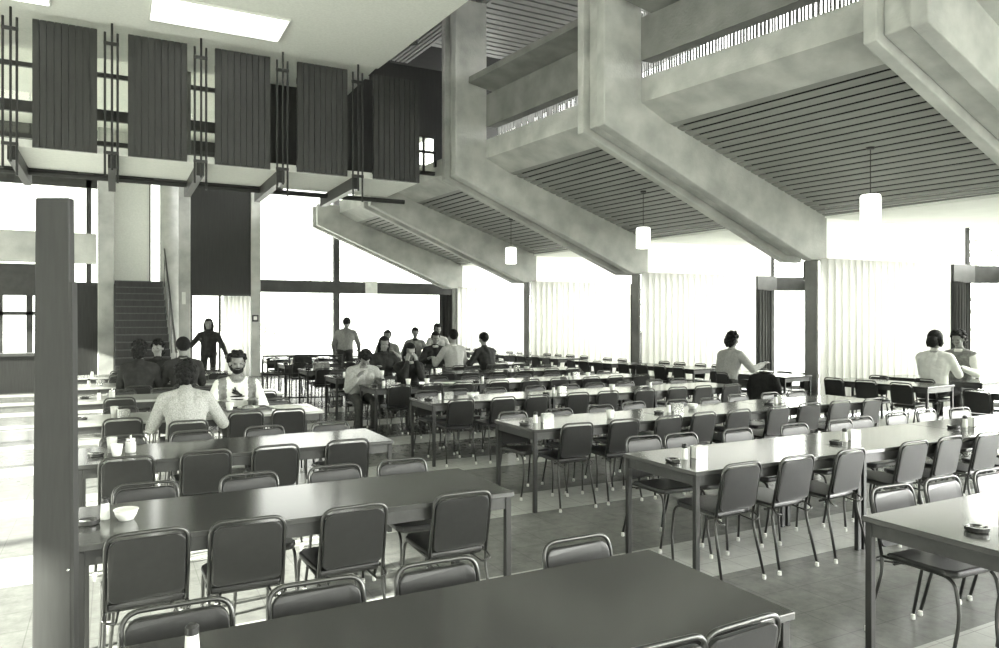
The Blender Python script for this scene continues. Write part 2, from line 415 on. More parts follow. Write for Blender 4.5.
# glazed rear of the gallery
mbw = MB()
for x0, x1 in ((-7, -1.75), (-.55, -.3), (.7, 1.35)):
    mbw.box(x0, x1, 15.36, 15.46, 4.3, 6.9)
S(mbw, 'wall_gallery', M['concrete_dark'])
S(MB().box(2.55, 5.4, 15.36, 15.46, 4.5, 6.9), 'wall_gallery_dark', M['dark_panel'])
mbw = MB()
mbw.box(5.0, 6.02, 15.5, 15.6, 5.0, 7.4); mbw.box(6.52, 7.0, 15.5, 15.6, 5.2, 7.4); mbw.box(6.02, 6.52, 15.5, 15.6, 5.0, 5.08); mbw.box(6.02, 6.52, 15.5, 15.6, 5.85, 7.4)
mbw.box(6.02, 6.52, 15.52, 15.58, 5.5, 5.55); mbw.box(6.24, 6.28, 15.52, 15.58, 5.08, 5.85)
S(mbw, 'wall_gallery_end', M['dark_panel'])
S(MB().box(6.03, 6.51, 15.55, 15.56, 5.09, 5.84), 'window_30', M['glass'])
mbw = MB()
for z0, z1 in ((4.3, 4.5), (4.92, 5.0), (5.38, 5.58), (6.18, 6.26), (6.7, 6.9)): mbw.box(-2.2, 3.1, 15.38, 15.45, z0, z1)
w = S(mbw, 'window_%d' % wn, M['dark_frame']); wn += 1
MB().box(-2.2, 3.1, 15.41, 15.42, 4.3, 6.9).build('window_pane', M['glass'], w)

# ------------------------------------------------------------------ end wall, Y = 23
YE = 23.0
S(MB().box(3.68, 3.96, YE - .1, YE + .3, 0, 6.9), 'wall_end_pier', M['concrete'], bevel=.02)
fr = MB()
fr.box(3.96, 10.6, YE - .05, YE + .07, 2.55, 2.92); fr.box(6.2, 6.38, YE - .06, YE + .08, 0, 6.9); fr.box(3.96, 10.6, YE - .04, YE + .06, 0, .12)
fr.box(10.25, 10.5, YE - .06, YE + .08, 0, 6.9); fr.box(3.96, 10.6, YE - .04, YE + .06, 6.3, 6.9)
w = S(fr, 'window_%d' % wn, M['dark_frame']); wn += 1
MB().box(3.96, 10.5, YE, YE + .012, .12, 6.3).build('window_pane', M['glass'], w)
n_ = MB().box(7.22, 7.62, YE - .075, YE - .055, 2.55, 2.95).build('notice', M['paper'])
tag(n_, 'small pale notice on the dark end-window transom', 'notice')
dc = curtain_mesh((9.75, YE - .25), (10.25, YE - .25), .03, 2.55, .05, .10, seed=31).build('curtain', M['curtain_dark'], smooth=True)
so = dc.modifiers.new('solid', 'SOLIDIFY'); so.thickness = .01
tag(dc, 'dark drawn-back curtain at the right end of the end window', 'curtain', 'dark curtains gathered at the window corners')
sw = empty('wall_switch', (3.8, YE - .1, 1.75)); MB().box(-.09, .09, -.03, 0, -.1, .1).build('casing', M['black'], sw); MB().box(-.05, .05, -.04, -.03, -.05, .06).build('face_plate', M['paper'], sw)
tag(sw, 'small square dark switch box with pale face on the end pier', 'switch')
# dark boarded panel over the door opening, door glazing with pale curtain
S(MB().box(1.98, 3.68, YE - .06, YE + .06, 2.47, 6.9), 'wall_end_boarding', M['dark_panel'])
fr = MB(); fr.box(2.0, 2.06, YE - .05, YE + .05, 0, 2.47); fr.box(2.78, 2.84, YE - .05, YE + .05, 0, 2.47); fr.box(2.0, 3.68, YE - .05, YE + .05, 2.41, 2.5)
d = S(fr, 'door_1', M['dark_frame']); MB().box(2.06, 3.6, YE, YE + .012, 0, 2.42).build('door_pane', M['glass'], d)
c = curtain_mesh((2.9, YE - .2), (3.62, YE - .2), .03, 2.4, .04, .12, seed=40).build('curtain', M['curtain'], smooth=True)
so = c.modifiers.new('solid', 'SOLIDIFY'); so.thickness = .004
tag(c, 'pale curtain beside the end door, right of the person in black', 'curtain')
# piers and stair side
S(MB().box(1.68, 2.0, YE - .15, YE + .3, 0, 6.9), 'wall_end_pier', M['concrete'], bevel=.02)
pl_ = MB().box(1.77, 1.87, YE - .17, YE - .15, 2.15, 2.5).build('wall_plate', M['paper']); tag(pl_, 'small pale plate on the pier left of the end door', 'plate')
S(MB().lathe([(.24, 0), (.24, 6.9)], (1.42, YE - .5, 0), 24), 'round_column', M['concrete'], smooth=True)
S(MB().box(.05, .95, YE - .05, YE + .1, 2.7, 6.9), 'wall_end', M['plaster'])
S(MB().box(.05, 1.7, YE, YE + .1, 0, 2.7), 'wall_stair', M['dark_panel'])
fr = MB(); fr.box(.93, .97, YE - .07, YE + .05, 2.7, 6.9); fr.box(.95, 1.7, YE, YE + .05, 6.5, 6.9)
w = S(fr, 'window_%d' % wn, M['dark_frame']); wn += 1
MB().box(.97, 1.68, YE + .02, YE + .03, 2.7, 6.5).build('window_pane', M['glass'], w)
S(MB().box(-.34, .05, YE - .5, YE + .1, 0, 6.9), 'wall_end_column', M['concrete'], bevel=.02)
S(MB().box(-1.15, -.34, YE - .12, YE + .05, 0, 2.72), 'wall_end_boarding', M['dark_panel'])
S(MB().box(-7, -.29, 17.6, 17.9, 2.89, 3.51), 'trim_band', M['concrete'], bevel=.01)
S(MB().box(-7, -1.15, YE - .1, YE + .05, 2.35, 3.18), 'trim_lintel', M['dark_frame'])
fr = MB(); fr.box(-.62, -.5, YE - .06, YE + .05, 2.7, 6.9); fr.box(-2.0, -1.86, YE - .06, YE + .05, 0, 2.4); fr.box(-2.6, -2.52, YE - .06, YE + .05, 0, 2.4)
fr.box(-7, -1.1, YE - .06, YE + .05, 1.83, 1.92); fr.box(-7, -.35, YE - .06, YE + .05, 5.3, 6.9); fr.box(-4.2, -4.0, YE - .06, YE + .05, 0, 6.9)
w = S(fr, 'window_%d' % wn, M['dark_frame']); wn += 1
MB().box(-7, -.35, YE, YE + .012, .3, 5.4).build('window_pane', M['glass'], w)
# serving counter under the left window
ctr = empty('counter', (-3.2, 20.6, 0)); MB().box(-2.6, 2.2, -.35, .35, 0, .86).build('body', M['dark_panel'], ctr); MB().box(-2.65, 2.25, -.4, .4, .86, .92).build('worktop', M['tray'], ctr)
tag(ctr, 'long dark counter below the bright far left window', 'counter')
# stair
mb = MB()
for k in range(16):
    mb.box(.06, 1.2, 17.35 + .27 * k, 21.7, .17 * k, .17 * (k + 1))
mb.box(.06, 1.2, 21.6, YE - .02, 0, 2.72)
st = mb.build('staircase', M['dark_panel'], kind='structure')
mb = MB()
for k in range(16): mb.box(.07, 1.19, 17.345 + .27 * k, 17.365 + .27 * k, .17 * (k + 1) - .02, .17 * (k + 1) + .004)
mb.build('tread_nosing', M['laminate_edge'], st)
hr = empty('handrail', (1.24, 17.4, 0))
MB().tube([(0, .0, 1.0), (0, 4.2, 3.6), (0, 4.4, 3.6)], .025, 8).build('rail', M['tube'], hr)
for k in range(4): MB().tube([(0, .05 + 1.35 * k, max(0, .1 + .83 * k)), (0, .05 + 1.35 * k, 1.03 + .835 * k)], .015, 6).build('baluster', M['tube'], hr)
tag(hr, 'metal handrail along the right side of the dark stair', 'handrail')

# ------------------------------------------------------------------ left and rear shell (behind the camera)
fr = MB()
for y in (-5, -1.5, 2, 5.5, 9, 12.5, 16, 19.5, 22.9): fr.box(-7.1, -6.95, y, y + .15, 0, 6.5)
fr.box(-7.1, -6.95, -5, 23, 0, .1); fr.box(-7.12, -6.94, -5, 23, 3.3, 6.9)
w = S(fr, 'wall_left', M['concrete_dark'])
MB().box(-7.03, -7.02, -5, 23, .1, 3.3).build('window_pane', M['glass'], w)
fr = MB(); fr.box(-7, 16, -5.1, -4.95, 0, .9); fr.box(-7, 16, -5.1, -4.95, 4.2, 7.6)
for x in (-7, -3, 1, 5, 9, 13): fr.box(x, x + .3, -5.1, -4.95, .9, 4.2)
w = S(fr, 'wall_back', M['plaster'])
MB().box(-7, 16, -5.03, -5.02, .9, 4.2).build('window_pane', M['glass'], w)

# foreground post at the end of the rows
r = empty('post', (-.195, 3.38, 0), -TH)
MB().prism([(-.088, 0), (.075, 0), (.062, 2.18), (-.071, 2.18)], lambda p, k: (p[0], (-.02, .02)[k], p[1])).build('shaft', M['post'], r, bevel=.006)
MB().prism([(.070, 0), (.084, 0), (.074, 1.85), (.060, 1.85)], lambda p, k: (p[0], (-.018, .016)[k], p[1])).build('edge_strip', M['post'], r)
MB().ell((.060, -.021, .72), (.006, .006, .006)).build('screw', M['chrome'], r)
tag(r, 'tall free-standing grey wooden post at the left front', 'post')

# ------------------------------------------------------------------ pendant lamps
def pendant(x, y, zc, lab):
    r = empty('pendant_lamp', (x, y, zc))
    MB().lathe([(.05, -.03), (.06, 0)], n=16).build('canopy', M['black'], r)
    MB().tube([(0, 0, -.03), (0, 0, 3.45 - zc)], .006, 6).build('cord', M['black'], r)
    z = 3.45 - zc
    MB().lathe([(.02, z + .02), (.12, z + .005), (.135, z - .02), (.135, z - .38), (.12, z - .39), (.11, z - .37)], n=24).build('shade', M['lamp'], r, smooth=False)
    tag(r, lab, 'lamp', 'white cylinder pendant lamps')
pendant(9.40, 6.67, 4.12, 'white cylinder pendant lamp hanging at the right, nearest one')
pendant(8.92, 11.05, 4.15, 'white cylinder pendant lamp hanging in the middle bay')
pendant(8.55, 15.6, 4.15, 'small far pendant lamp seen left of the middle frame')
r = empty('spotlight', (4.95, 13.0, 7.42)); MB().tube([(0, 0, 0), (0, 0, -.12)], .02, 6).build('stem', M['black'], r)
MB().lathe([(.16, -.5), (.17, -.48), (.17, -.14), (.08, -.1)], n=20).build('housing', M['black'], r); MB().lathe([(.12, -.51), (.12, -.49)], n=20).build('lens', M['chrome'], r)
tag(r, 'dark drum spotlight under the slatted strip, left of the tall frame', 'spotlight')
# ------------------------------------------------------------------ people
V = Vector
def ik(s, t, l1, l2, pole):
    d = t - s; L = min(d.length, (l1 + l2) * .995); d.normalize(); t = s + d * L
    a = (l1 * l1 - l2 * l2 + L * L) / (2 * L); h = math.sqrt(max(0, l1 * l1 - a * a))
    p = (pole - d * pole.dot(d)).normalized(); return s + d * a + p * h, t
def person(label, loc, heading, pose='sit', lean=8, hands=None, head_pitch=0, head_yaw=0, top='cl_dark', bottom='cl_denim', hair='hair_dark',
           hair_style='short', scale=1.0, voxel=.013, sleeves=True, zoff=0, yoke=None, beard=False, collar=None, front=None, step=0, arms=None, group=None):
    prims = []      # (a, b, ra, rb, material)
    def cap(a, b, ra, rb, m): prims.append((V(a), V(b), ra, rb, m))
    la = math.radians(lean); up = V((0, math.sin(la), math.cos(la)))
    ph = .53 if pose == 'sit' else .94
    pel = V((0, 0, ph)); fw = V((0, math.cos(la), -math.sin(la)))
    waist = pel + up * .18; chest = pel + up * .36; neck = pel + up * .52
    for s in (-1, 1):
        cap(pel + V((s * .075, -.01, .0)), pel + V((s * .06, 0, .08)), .115, .112, bottom)
    cap(pel + V((-.06, 0, .07)), waist + V((-.06, 0, 0)), .122, .115, top); cap(pel + V((.06, 0, .07)), waist + V((.06, 0, 0)), .122, .115, top)
    for s in (-1, 1):
        cap(waist + V((s * .05, 0, 0)), chest + V((s * .085, 0, 0)), .117, .118, top)
        cap(chest + V((s * .07, 0, 0)), neck + V((s * .10, 0, 0)) - up * .08, .112, .08, top)
        cap(neck + V((s * .04, 0, 0)) - up * .03, neck + V((s * .18, 0, 0)) - up * .08, .06, .072, top)
    cap(neck - up * .05, neck + up * .012, .082, .064, top)
    cap(waist + V((0, -.012, 0)), chest + V((0, -.016, 0)), .122, .122, top); cap(chest + V((0, -.016, 0)), neck - up * .09 + V((0, -.01, 0)), .122, .105, top)
    hp = math.radians(head_pitch); hu = V((0, math.sin(la * .4 + hp), math.cos(la * .4 + hp)))
    cap(neck - up * .02, neck + hu * .08, .052, .05, 'skin')
    hc = neck + hu * .172
    rot = Matrix.Rotation(math.radians(head_yaw), 4, 'Z') @ Matrix.Rotation(-(la * .4 + hp), 4, 'X')
    # legs
    if pose == 'sit':
        for s in (-1, 1):
            k = V((s * .12, .43, .49)); an = V((s * .12, .36 + .04 * s, .10)); h = pel + V((s * .085, .02, -.02))
            cap(h, k, .088, .06, bottom); cap(k, an, .058, .042, bottom); cap(an + V((0, -.02, -.055)), an + V((0, .14, -.06)), .04, .036, 'black')
    else:
        for s in (-1, 1):
            h = pel + V((s * .09, 0, -.02)); k = V((s * .10, .03 + .12 * s * step, .50)); an = V((s * .10, -.02 + .22 * s * step, .09))
            cap(h, k, .088, .06, bottom); cap(k, an, .058, .042, bottom); cap(an + V((0, -.02, -.045)), an + V((0, .15, -.05)), .04, .036, 'black')
    # arms
    hands = hands or [(-.2, .3, .60), (.2, .3, .60)]
    H = []
    for s, t in zip((-1, 1), hands):
        sh = neck + V((s * .19, 0, 0)) - up * .09
        el, w = ik(sh, V(t), .29, .26, V((s * .5, -.5, -.7)))
        cap(sh, el, .07, .058, arms or top); fm = (arms or top) if sleeves else 'skin'
        cap(el, el + (w - el) * .88, .057, .044, fm); cap(el + (w - el) * .8, w, .032, .027, 'skin')
        H.append((s, el, w))
        d = (w - el).normalized(); sd = d.cross(V((0, 0, 1))); sd = sd.normalized() if sd.length > .05 else V((1, 0, 0)); nn = sd.cross(d).normalized()
        palm = w + d * .085
        cap(w + d * .02 - sd * .016, palm - sd * .022, .021, .019, 'skin'); cap(w + d * .02 + sd * .016, palm + sd * .022, .021, .019, 'skin')
        for q, ln in zip((-1.5, -.5, .5, 1.5), (.062, .075, .078, .064)):
            b = palm + sd * (.0185 * q); m1 = b + d * ln * .55 - nn * .01; m2 = m1 + d * ln * .40 - nn * .026
            cap(b, m1, .0098, .0092, 'skin'); cap(m1, m2, .0092, .008, 'skin')
        tb = w + d * .035 - sd * s * .03; t1 = tb - sd * s * .03 + d * .03 - nn * .012
        cap(tb, t1, .0125, .011, 'skin'); cap(t1, t1 + d * .032 - nn * .008, .011, .009, 'skin')
    mb = MB()
    for a, b, ra, rb, m in prims:
        d = b - a; L = d.length
        if L > 1e-5: mb.tube([a, b], [ra, rb], 12)
        mb.ell(a, (ra,) * 3, nu=12, nv=8); mb.ell(b, (rb,) * 3, nu=12, nv=8)
    # head: skull, jaw, nose, ears in one mesh
    T = Matrix.Translation(hc) @ rot
    def he(c, r):
        mb.ell(T @ V(c), r, rot, 14, 10)
    he((0, -.008, .03), (.078, .096, .092)); he((0, .012, -.045), (.06, .075, .075)); he((0, .05, -.085), (.034, .034, .028))
    he((0, .094, -.02), (.014, .018, .026)); he((0, .088, .02), (.05, .012, .014))
    for s in (-1, 1): he((s * .078, -.005, -.01), (.012, .02, .032)); he((s * .04, .072, -.03), (.026, .02, .022))
    bmesh.ops.recalc_face_normals(mb.bm, faces=mb.bm.faces)
    me = bpy.data.meshes.new('person'); mb.bm.to_mesh(me); mb.bm.free()
    o = bpy.data.objects.new('person', me); COL.objects.link(o)
    rm = o.modifiers.new('fuse', 'REMESH'); rm.mode = 'VOXEL'; rm.voxel_size = voxel; rm.use_smooth_shade = True
    sm = o.modifiers.new('smooth', 'SMOOTH'); sm.factor = .5; sm.iterations = 2
    dg = bpy.context.evaluated_depsgraph_get(); dg.update()
    me2 = bpy.data.meshes.new_from_object(o.evaluated_get(dg)); o.modifiers.clear(); o.data = me2; bpy.data.meshes.remove(me); me2.name = 'person'
    mats = [top, bottom, 'skin', 'black']
    if yoke: mats.append(yoke)
    if arms: mats.append(arms)
    me2.materials.clear()
    for mm in mats: me2.materials.append(M[mm])
    n = len(me2.polygons); C = np.empty(n * 3); me2.polygons.foreach_get('center', C); C = C.reshape(-1, 3)
    best = np.full(n, 1e9); idx = np.zeros(n, dtype=np.int32)
    pr = [(a, b, ra, rb, mats.index(m)) for a, b, ra, rb, m in prims] + [(hc + V((0, 0, -.05)), hc + V((0, 0, .06)), .075, .08, 2)]
    for a, b, ra, rb, mi in pr:
        A = np.array(a); D = np.array(b) - A; L2 = max(1e-9, D @ D)
        t = np.clip(((C - A) @ D) / L2, 0, 1); dist = np.linalg.norm(C - (A + t[:, None] * D), axis=1) - (ra + (rb - ra) * t)
        mk = dist < best; best[mk] = dist[mk]; idx[mk] = mi
    if yoke:        # raglan sleeves: contrasting strips over the shoulders
        for s, el, w in H:
            sh = np.array(neck + V((s * .19, 0, 0)) - up * .09); E_ = np.array(el)
            xs = C[:, 0] * s
            mk = (idx == 0) & (xs > .115) & (xs < .20) & (C[:, 1] > sh[1] - .03) & (C[:, 2] > E_[2] - .02); idx[mk] = 4
        nk = np.array(neck); mk = (np.linalg.norm(C - nk, axis=1) < .088) & (idx == 0); idx[mk] = 4
    me2.polygons.foreach_set('material_index', idx); me2.polygons.foreach_set('use_smooth', [True] * n); me2.update()
    # hair
    hb = MB(); hb.ell((0, 0, 0), (1, 1, 1), nu=24, nv=16)
    rx, ry, rz_ = .094, .113, .106
    dele = []
    for v in hb.bm.verts:
        x, y, z = v.co; v.co = (x * rx, y * ry - .012, z * rz_ + .034)
    for v in hb.bm.verts:
        x, y, z = v.co
        lim = (.062 if y > .045 else (.0 if y > .0 else (-.02 if y > -.03 else (-.13 if hair_style == 'full' else -.095)))) if hair_style != 'long' else (.055 if y > .05 else -.09)
        if z < lim: dele.append(v)
    bmesh.ops.delete(hb.bm, geom=dele, context='VERTS')
    if hair_style in ('long', 'bob'):
        dn = -.22 if hair_style == 'long' else -.10
        hb.tube([(-.07, -.02, .04), (-.085, -.02, -.05), (-.075, -.03, dn)], [.03, .034, .02], 8); hb.tube([(.07, -.02, .04), (.085, -.02, -.05), (.075, -.03, dn)], [.03, .034, .02], 8)
        hb.tube([(0, -.08, .03), (0, -.10, -.06), (0, -.09, dn)], [.07, .065, .04], 10)
    if hair_style == 'full':
        hb.ell((0, -.064, -.03), (.086, .066, .10), nu=14, nv=10); hb.ell((-.062, -.035, -.015), (.032, .05, .06), nu=10, nv=8); hb.ell((.062, -.035, -.015), (.032, .05, .06), nu=10, nv=8)
        for k in range(44):
            a = rnd.uniform(0, 2 * PI); e = rnd.uniform(-.7, 1.3); q = V((math.cos(a) * math.cos(e) * .09, math.sin(a) * math.cos(e) * .10 - .015, math.sin(e) * .10 + .035))
            if (q.y > .05 and q.z < .07) or (q.y > -.02 and q.z < .03): continue
            hb.ell(q, (.026, .026, .022), nu=8, nv=6)
    if hair_style == 'full':
        for k in range(30):
            a = rnd.uniform(-1.5, 1.5); z = rnd.uniform(-.12, .04); q = 1 - max(0, (-.06 - z) / .12)
            hb.ell((math.sin(a) * .082 * q, -.055 - math.cos(a) * .062 * q, z), (.024, .024, .024), nu=8, nv=6)
    hb_o = hb.build('hair', M[hair], o, smooth=True); hb_o.matrix_local = T
    sd_ = hb_o.modifiers.new('thick', 'SOLIDIFY'); sd_.thickness = .008
    for s in (-1, 1):
        e = MB().ell((s * .032, .083, .004), (.012, .008, .007)).build('eye', M['eye'], o); e.matrix_local = T
    b = MB().ell((0, .083, -.062), (.023, .008, .006)).build('mouth', M['lip'], o); b.matrix_local = T
    if beard:
        bb = MB(); bb.ell((0, .045, -.082), (.056, .05, .042)); bb.ell((-.05, .02, -.05), (.022, .04, .045)); bb.ell((.05, .02, -.05), (.022, .04, .045)); bb.ell((0, .094, -.05), (.03, .008, .007))
        bb = bb.build('beard', M[hair], o, smooth=True); bb.matrix_local = T
    collar = collar or {'cl_light': 'cl_mid', 'cl_mid': 'cl_dark', 'cl_white': 'cl_light'}.get(top, top)
    if collar:
        cb = MB().lathe([(.074, -.03), (.078, -.01), (.066, .018), (.058, .02)], n=18).build('collar', M[collar], o, smooth=True); cb.matrix_local = Matrix.Translation(neck)
    if front:       # printed emblem on the chest
        mbf = MB()
        def fp(x, z):
            return chest + V((x, 0, 0)) + up * z + fw * (.118 - 1.2 * x * x)
        for (x0, z0, x1, z1, r0) in ((-.09, -.03, .09, -.03, .012), (-.05, -.015, .06, .02, .018), (-.02, .0, .05, .05, .02), (-.06, -.07, .07, -.06, .008), (.02, .04, .03, .08, .01)):
            mbf.tube([fp(x0, z0), fp((x0 + x1) / 2, (z0 + z1) / 2), fp(x1, z1)], [r0 * .6, r0, r0 * .5], 6)
        mbf.build('shirt_print', M[front], o)
    o.location = (loc[0], loc[1], zoff); o.rotation_euler = (0, 0, math.radians(heading)); o.scale = (scale,) * 3
    tag(o, label, 'person', 'people in the dining hall')
    return o
# heading: 0 faces +Y (away from the camera), 180 faces the camera, -90 faces the window side
TB = .80; TZ = .735
SEATS = [('L', 3, 0, .62), ('L', 3, 1, 1.26), ('L', 5, 0, .33), ('L', 5, 1, .66), ('L', 5, 0, .94), ('R', 7, 1, 5.95), ('R', 4, 1, 3.38), ('R', 5, 1, 4.42), ('R', 4, 1, 4.14), ('R', 6, 1, 6.32), ('R', 6, 0, 6.24), ('R', 6, 0, 7.02), ('R', 8, 1, 7.45), ('R', 8, 1, 8.12)]
SEATED = ['back-turned person in pale flecked knit', 'bearded man in raglan shirt', 'back-turned person in dark jacket before the stair', 'dark-haired person facing the camera before the stair', 'back-turned person with pale collar at the pier', 'person in profile near the end window', 'bowed man in knitted sweater', 'woman with long dark hair', 'woman with pale scarf', 'man in dark open jacket', 'man in pale grey pullover', 'man in dark pullover by the curtain', 'far person with tilted head', 'far person with fair hair']
person('person in pale flecked knit seen from behind, eating opposite the raglan man', (.62, 7.53), -4, lean=22, head_pitch=14, top='cl_light', hair='hair_dark', hair_style='full', hands=[(-.18, .40, TB), (.24, .40, TB)], voxel=.011)
person('bearded man in white shirt with dark raglan sleeves facing the camera', (1.26, 8.84), 176, lean=8, head_pitch=4, top='cl_white', yoke='cl_mid', beard=True, hair_style='full', hands=[(-.18, .36, TB), (.2, .40, TB)], voxel=.0105, collar='cl_mid', front='cl_dark')
person('person in dark jacket seen from behind left of the turned face', (.33, 11.68), -8, lean=14, top='cl_dark', bottom='cl_black', hair='hair_mid', hair_style='full', scale=1.05, hands=[(-.12, .42, TB), (.12, .42, TB)])
person('dark-haired person facing the camera, second left before the stair', (.66, 12.98), 172, lean=10, top='cl_black', bottom='cl_black', hair_style='full', scale=1.03, head_yaw=-15, hands=[(-.2, .36, TB), (.2, .36, TB)])
person('person in dark pullover with pale collar seen from behind at the pier', (.94, 11.68), 4, lean=12, top='cl_dark', bottom='cl_black', scale=1.08, hands=[(-.12, .42, TB), (.14, .42, TB)], collar='cl_light')
person('person in black standing with arms out at the end door', (1.95, 17.9), 165, pose='stand', lean=2, top='cl_black', bottom='cl_black', hair='hair_mid', hair_style='long', scale=.985, hands=[(-.42, .22, .92), (.40, .30, 1.13)])
person('man in grey jacket standing with bowed head before the end window', (4.85, 16.95), -25, pose='stand', lean=14, head_pitch=25, top='cl_mid', bottom='cl_dark', scale=1.02, hands=[(-.32, .38, .95), (.25, .42, .98)], step=.3)
person('person seated in profile right of the standing man', (5.95, 17.13), 160, lean=6, top='cl_mid', bottom='cl_dark', hair='hair_mid', scale=1.08, hands=[(-.15, .4, .85), (.15, .4, .85)])
person('man in knitted sweater bowed over his plate at the table corner', (3.38, 10.98), 174, lean=24, head_pitch=38, top='cl_light', hair_style='full', hands=[(-.22, .42, TB), (.12, .40, TB + .06)], voxel=.012)
person('woman with long dark hair behind the bowed man', (4.42, 13.03), 175, lean=12, head_pitch=8, top='cl_dark', bottom='cl_denim', hair_style='long', hands=[(-.18, .36, TB), (.2, .36, TB)], scale=1.05)
person('woman in dark top with pale scarf lifting food to her mouth', (4.14, 10.98), 178, lean=10, head_pitch=12, top='cl_black', bottom='cl_denim', hair_style='long', hands=[(-.07, .24, 1.06), (.08, .24, 1.06)], collar='cl_light', voxel=.012)
person('man in dark open jacket facing left of the pale pullover', (6.32, 15.08), 170, lean=10, head_pitch=10, top='cl_dark', bottom='cl_denim', scale=1.08, hands=[(-.2, .36, TB), (.2, .36, TB)], collar='cl_light')
person('man in pale grey pullover seen from behind, dark short hair', (6.24, 13.78), 5, lean=8, top='cl_light', bottom='cl_denim', scale=1.12, hands=[(-.24, .38, TB), (.2, .38, TB)], collar='cl_white')
person('man in dark pullover seen from behind, alone by the bright curtain', (7.02, 13.78), 12, lean=16, top='cl_dark', bottom='cl_denim', scale=1.08, hands=[(-.3, .38, TB), (.1, .4, TB)])
person('small far person with tilted dark head before the end window', (7.45, 19.18), 165, lean=12, head_pitch=10, top='cl_mid', bottom='cl_dark', scale=1.12, hands=[(-.2, .36, TB), (.2, .36, TB)])
person('far person with fair hair and pale top left of the dark curtain', (8.12, 19.18), 172, lean=8, top='cl_light', bottom='cl_dark', hair='hair_mid', hair_style='full', scale=1.18, hands=[(-.2, .36, TB), (.2, .36, TB)])
person('man in pale pullover with dark shoulder reaching right over window table', (9.73, 9.72), -84, lean=14, top='cl_light', bottom='cl_denim', hair_style='full', scale=1.12, hands=[(-.2, .40, TB), (.40, .38, TB + .02)], collar='cl_dark')
person('woman in pale top with dark bobbed hair at the right window', (11.50, 7.06), -82, lean=4, top='cl_white', bottom='cl_dark', hair='hair_mid', hair_style='bob', scale=1.14, hands=[(-.12, .42, TB), (.12, .44, TB)])
person('boy in dark vest over white shirt facing the woman at right window', (12.84, 7.40), 96, lean=8, head_pitch=12, top='cl_mid', arms='cl_white', collar='cl_white', bottom='cl_dark', hair='hair_mid', hair_style='full', scale=1.14, hands=[(-.16, .38, TB), (.16, .38, TB)])

# ------------------------------------------------------------------ tables
TZ = .735
def table_proto(L, top='laminate'):
    r = empty('dining_table'); W = .75
    MB().box(0, L, 0, W, TZ - .028, TZ).build('tabletop', M[top], r, bevel=.004)
    mb = MB()
    for a in ((.02, L - .02, .02, .045), (.02, L - .02, W - .045, W - .02), (.02, .045, .045, W - .045), (L - .045, L - .02, .045, W - .045)):
        mb.box(a[0], a[1], a[2], a[3], TZ - .095, TZ - .028)
    mb.build('apron', M['laminate_edge'], r)
    for x in (.012, L - .046):
        for y in (.012, W - .046):
            MB().box(x, x + .034, y, y + .034, 0, TZ - .03).build('leg', M['table_steel'], r, bevel=.003)
    return r
TP = {}
def table(x, y, L, label, group, rz=0, top='laminate'):
    if (L, top) not in TP: TP[L, top] = o = table_proto(L, top)
    else: o = copy_tree(TP[L, top])
    o.location = (x, y, 0); o.rotation_euler = (0, 0, rz); o['label'] = label; o['category'] = 'table'; o['group'] = group
    return o

# ------------------------------------------------------------------ chairs: front faces +Y, origin on the floor
def chair_proto():
    r = empty('dining_chair')
    hw = .166; R = .0092
    # seat pad
    mb = MB(); prof = []
    for (x, y) in [(-.16, -.17), (.16, -.17), (.175, .16), (.14, .21), (-.14, .21), (-.175, .16)]: prof.append((x, y))
    mb.prism(prof, lambda p, k: (p[0], p[1], (.428, .462)[k] - (.012 if p[1] < 0 else 0)))
    mb.build('seat', M['vinyl_seat'], r, bevel=.012)
    # back pad: leaning panel with rounded corners
    mb = MB(); w, h, rad = .156, .284, .045
    out = []
    for cx_, cz_, a0 in ((w - rad, h - rad, 0), (-w + rad, h - rad, 90), (-w + .03, .03, 180), (w - .03, .03, 270)):
        rr_ = rad if cz_ > .1 else .03
        for k in range(5):
            t = math.radians(a0 + 22.5 * k); out.append((cx_ + rr_ * math.cos(t), cz_ + rr_ * math.sin(t)))
    def bp(p, k):
        z = .468 + p[1]; y = -.205 - .055 * (p[1] / .3) + (-.012, .012)[k] - .012 * (1 - (p[0] / w) ** 2)
        return (p[0], y, z)
    mb.prism(out, bp); mb.build('backrest', M['vinyl'], r, bevel=.006)
    # back hoop, down to the seat rails
    hoop = arc_path([(-hw, -.19, .43), (-hw, -.262, .775), (hw, -.262, .775), (hw, -.19, .43)], [.065, .065], 6)
    MB().tube(hoop, R, 8).build('back_frame', M['tube'], r, smooth=True)
    # seat rails + cross rail
    mb = MB()
    mb.tube(arc_path([(-hw, -.19, .43), (-hw + .01, .195, .43), (hw - .01, .195, .43), (hw, -.19, .43)], [.05, .05], 5), R, 8)
    mb.tube([(-hw, -.12, .405), (hw, -.12, .405)], .008, 6)
    for s in (-1, 1): mb.tube(arc_path([(s * hw, -.19, .43), (s * (hw + .012), -.235, .40), (s * (hw - .04), -.235, .385), (s * (hw - .06), -.1, .405)], [.02, .02], 4), .006, 6)
    mb.build('seat_frame', M['tube'], r, smooth=True)
    for s in (-1, 1):
        lg = MB().tube(arc_path([(s * hw, -.19, .43), (s * hw, -.185, .36), (s * (hw + .02), -.262, .035)], [.06], 5), R, 8).build('leg', M['tube'], r, smooth=True)
        MB().lathe([(.012, 0), (.0135, .006), (.0125, .026)], (s * (hw + .021), -.265, 0), 10).build('foot', M['rubber_white'], lg)
        lg = MB().tube(arc_path([(s * (hw - .012), .10, .43), (s * (hw - .008), .205, .425), (s * (hw - .005), .235, .25), (s * (hw + .01), .205, .035)], [.06, .08], 5), R, 8).build('leg', M['tube'], r, smooth=True)
        MB().lathe([(.012, 0), (.0135, .006), (.0125, .026)], (s * (hw + .0105), .204, 0), 10).build('foot', M['rubber_white'], lg)
    return r
CH = {'p': None, 'n': 0}
